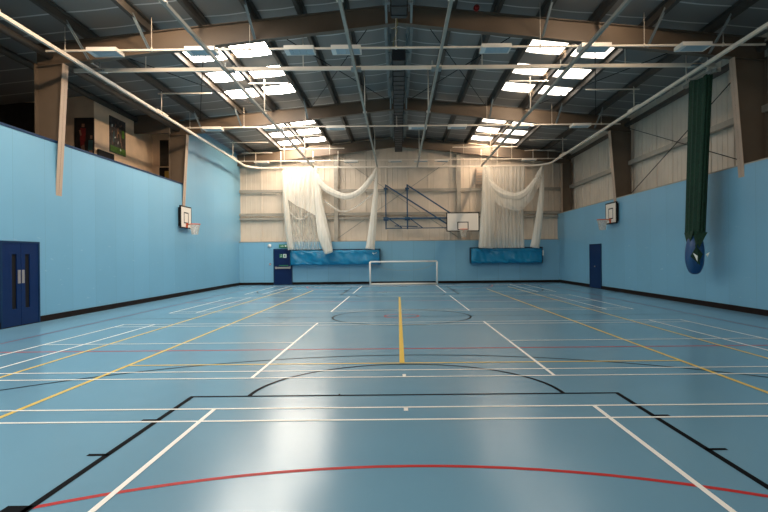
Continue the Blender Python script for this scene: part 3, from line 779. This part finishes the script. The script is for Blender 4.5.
g = G(); g.path(catm([(gx0+.05, gy+.35, gz-.12), (-.6, gy+.4, gz-.42), (.4, gy+.4, gz-.5), (1.4, gy+.4, gz-.4), (gx1-.05, gy+.35, gz-.12)], 8), .008, 6); g.obj('net_cord', 'girt', t)

# ------------------------------------------------------------------ green dividing net on the right wall
t = thing('dividing_net', 'dark green netting gathered in a tall column against the right wall', 'net', (8.7, 16.2, 2.0))
g = G()
def f(u, v):
    a = 2*pi*u
    yc = 16.0 + .28*v; zz_ = 6.56 - 4.41*v
    k = 1 - .12*v
    rx = .20*k*(1+.12*math.sin(14*a+v)); ry = .50*k*(1+.07*math.sin(18*a+2*v))
    return (8.72+rx*math.cos(a)-.05*v, yc+ry*math.sin(a), zz_ + .05*math.sin(3*a))
g.grid(f, 140, 30); g.obj('gathered_column', 'green_net', t)
g = G()
def tri(p, q, r_, th=.02):
    p, q, r_ = Vector(p), Vector(q), Vector(r_); nrm = (q-p).cross(r_-p).normalized()*th
    v = [g.b.verts.new(c) for c in (p, q, r_, p+nrm, q+nrm, r_+nrm)]
    for fc in ((0,1,2),(3,5,4),(0,3,4,1),(1,4,5,2),(2,5,3,0)): g.b.faces.new([v[i] for i in fc])
# folded hem hanging in points over the bag
tri((8.49, 15.95, 2.22), (8.76, 15.78, 2.18), (8.56, 15.87, 1.72))
tri((8.50, 16.1, 2.24), (8.66, 15.86, 2.15), (8.50, 15.9, 1.78))
tri((8.44, 15.84, 1.84), (8.64, 15.80, 1.56), (8.48, 15.80, 1.28))
tri((8.48, 15.83, 1.80), (8.36, 15.95, 1.50), (8.54, 15.76, 1.25))
tri((8.50, 16.0, 2.24), (8.54, 16.6, 2.2), (8.44, 16.2, 1.72))
g.obj('folded_hem', 'green_net', t)
g = G()
tri((8.38, 15.85, 1.60), (8.46, 15.76, 1.52), (8.44, 15.74, 1.36)); tri((8.64, 15.66, 1.56), (8.74, 15.64, 1.62), (8.68, 15.64, 1.48))
g.obj('frayed_tape', 'sign_white', t)
t = thing('net_bag', 'rounded blue vinyl bag hanging below the green net', 'bag', (8.7, 16.0, 1.0))
g = G()
def f(u, v):
    a = 2*pi*u; ph = pi*v
    r_ = max(0, math.sin(ph))**.7 if 0 < v < 1 else 0
    sq = 1+.05*math.sin(5*a+3*v)+.03*noise.noise(Vector((a*2, v*6, 1)))
    return (8.64+.24*r_*math.cos(a)*sq - .03*v, 16.2+.30*r_*math.sin(a)*sq, 1.56+.58*math.cos(ph))
g.grid(f, 48, 24); bmesh.ops.remove_doubles(g.b, verts=list(g.b.verts), dist=.001); g.obj('bag_body', 'bag', t)
g = G(); g.path([(8.66, 16.15, 2.1), (8.7, 16.2, 2.35)], .02, 8); g.obj('tie_cord', 'bag', t)
t = thing('short_net_track', 'short cream track end holding the green net by the right wall', 'track', (8.7, 16, 6.5))
g = G()
pts = [(8.70, 16.85, 6.60), (8.70, 15.5, 6.60), (8.72, 15.36, 6.60), (8.78, 15.27, 6.60), (8.86, 15.24, 6.60)]
for a, b_ in zip(pts[:-1], pts[1:]): g.bar(a, b_, .10, .09)
g.obj('rail', 'girt', t)
for y in (15.6, 16.75):
    g = G(); g.rod((8.70, y, 6.62), (8.70, y, 7.66), .018, 6); g.obj('hanger', 'rail', t)

# ------------------------------------------------------------------ small wall fittings
OFF = Vector((.17, 0, -.015))
t = thing('exit_sign', 'green and white running man sign above the navy fire exit door', 'sign', (-6.72, YB, 2.12))
g = G(); g.box(-6.98, -6.48, YB-.07, YB, 2.13, 2.33); g.obj('housing', 'sign_green', t)
g = G(); yy = YB-.072
g.box(-6.64, -6.55, yy-.004, yy, 2.19, 2.29); g.bar((-6.88, yy, 2.23), (-6.74, yy, 2.23), .008, .03)
g.bar((-6.76, yy, 2.26), (-6.71, yy, 2.23), .008, .02); g.bar((-6.76, yy, 2.20), (-6.71, yy, 2.23), .008, .02); g.obj('pictogram', 'sign_white', t)
t = thing('round_sounder', 'small round white sounder on the far wall left of the exit sign', 'alarm', (-7.52, YB, 2.2))
g = G(); g.cyl((-7.52, YB, 2.26), .10, -.05, 'y', 20); g.obj('base', 'white', t)
g = G(); g.path([(-7.52, YB-.05, 2.26), (-7.52, YB-.09, 2.26), (-7.52, YB-.11, 2.26)], [.08, .07, .03], 18); g.obj('dome', 'white', t)
t = thing('call_point', 'tiny red call point on the far wall beside the navy fire exit door', 'alarm', (-7.5, YB, 1.15))
g = G(); g.box(-7.55, -7.45, YB-.04, YB, 1.15, 1.25); g.obj('housing', 'red', t)
g = G(); g.box(-7.53, -7.47, YB-.046, YB-.04, 1.17, 1.23); g.obj('button', 'white', t)
OFF = Vector((-.12, 0, -.11))
t = thing('wall_vent', 'small beige vent box high on the far wall behind the right net', 'vent', (4.85, YB, 5.8))
g = G(); g.box(4.66, 5.02, YB+.0, YB+.25, 5.78, 6.72); g.obj('housing', 'flange', t)
for k in range(5):
    g = G(); g.bar((4.70, YB-.005, 5.92+k*.16), (4.98, YB-.005, 5.92+k*.16), .02, .05); g.obj('louvre', 'girt', t)

OFF = Vector((0, 0, 0))
# ------------------------------------------------------------------ pictures and furniture in the gallery
def poster(name, label, P0, ux, wdt, hgt, nrm, bg, shapes):
    """P0 lower left corner, ux unit vector along width; shapes = (u0,v0,u1,v1,width,mat) strokes in 0..1"""
    P0 = Vector(P0); ux = Vector(ux); nv = Vector(nrm)
    t = thing(name, label, 'poster', P0 + ux*wdt/2)
    g = G(); p = [P0, P0+ux*wdt, P0+ux*wdt-nv*.03, P0-nv*.03]
    g.hexa(p + [q+Vector((0,0,hgt)) for q in p]); g.obj('panel', bg, t)
    mats = sorted({s[5] for s in shapes}); g = G()
    for i, (u0, v0, u1, v1, wd, m_) in enumerate(shapes):
        a = P0+ux*wdt*u0+Vector((0,0,hgt*v0))+nv*(.004+.0006*i); b_ = P0+ux*wdt*u1+Vector((0,0,hgt*v1))+nv*(.004+.0006*i)
        d = (b_-a).normalized(); s = d.cross(nv).normalized()*wd/2
        g.quad([a-s, a+s, b_+s, b_-s], mats.index(m_))
    if shapes: g.obj('picture', mats, t)
poster('poster', 'gallery poster of a player in red against a dark crowd, left of the wall corner', (-11.49, 19.88, 4.95), (1,0,0), .70, 1.67, (0,-1,0), 'poster_dark',
       [(.02,.12,.98,.12,.36,'poster_floor'), (.42,.50,.45,.78,.20,'poster_red'), (.42,.38,.40,.52,.14,'poster_red'), (.40,.25,.38,.40,.07,'poster_skin'), (.5,.25,.46,.42,.07,'poster_skin'), (.45,.80,.46,.87,.10,'poster_skin'), (.34,.62,.28,.74,.06,'poster_skin'),
        (.80,.30,.84,.52,.16,'poster_teal'), (.80,.12,.78,.30,.06,'poster_skin'), (.9,.12,.86,.3,.06,'poster_skin'), (.86,.55,.87,.62,.08,'poster_skin')])
poster('poster', 'gallery poster of a dark crowd of players over green grass', (-10.77, 20.95, 5.62), (0,1,0), 1.2, 1.36, (1,0,0), 'poster_crowd',
       [(.0,.10,1,.10,.24,'grass'), (.12,.7,.14,.78,.05,'sign_white'), (.28,.42,.33,.46,.05,'sign_white'), (.5,.58,.53,.64,.05,'poster_yellow'), (.72,.82,.74,.88,.06,'poster_skin'), (.48,.28,.5,.36,.04,'sign_white'), (.16,.22,.17,.4,.04,'poster_skin'), (.74,.22,.7,.38,.04,'poster_skin'), (.82,.5,.82,.72,.2,'grass'), (.2,.3,.24,.6,.09,'poster_teal'), (.42,.45,.5,.75,.07,'poster_skin'), (.66,.35,.6,.6,.05,'poster_skin'), (.3,.75,.36,.82,.07,'poster_skin'), (.6,.78,.65,.84,.06,'poster_skin'), (.1,.55,.15,.6,.05,'poster_skin'), (.62,.12,.66,.16,.08,'sign_white')])
poster('poster', 'large nearly black poster with a faint red figure at the left edge of the photo', (-14.7, 19.88, 4.7), (1,0,0), 2.2, 2.48, (0,-1,0), 'poster_dark',
       [(.62,.3,.62,.75,.22,'poster_dark'), (.8,.15,.84,.3,.15,'poster_red')])
poster('poster', 'narrow dark picture on the gallery end wall beside the second column', (-10.45, 24.58, 5.64), (1,0,0), .45, 1.15, (0,-1,0), 'poster_dark', [(.5,.2,.5,.8,.18,'poster_dark')])
poster('poster', 'yellow picture in a black frame low on the gallery end wall', (-10.48, 24.58, 4.75), (1,0,0), .8, .83, (0,-1,0), 'black', [(.30,.42,.97,.42,.66,'poster_yellow')])
t = thing('gallery_screen', 'black flat screen on the gallery wall just above the parapet, below the crowd poster', 'screen', (-10.75, 20.5, 4.4))
g = G(); g.box(-10.74, -10.69, 19.98, 21.1, 4.45, 5.53); g.bevel(.01, 1); g.obj('screen', 'black', t)
g = G(); g.box(-10.80, -10.74, 20.4, 20.7, 4.7, 5.0); g.obj('wall_bracket', 'black', t)
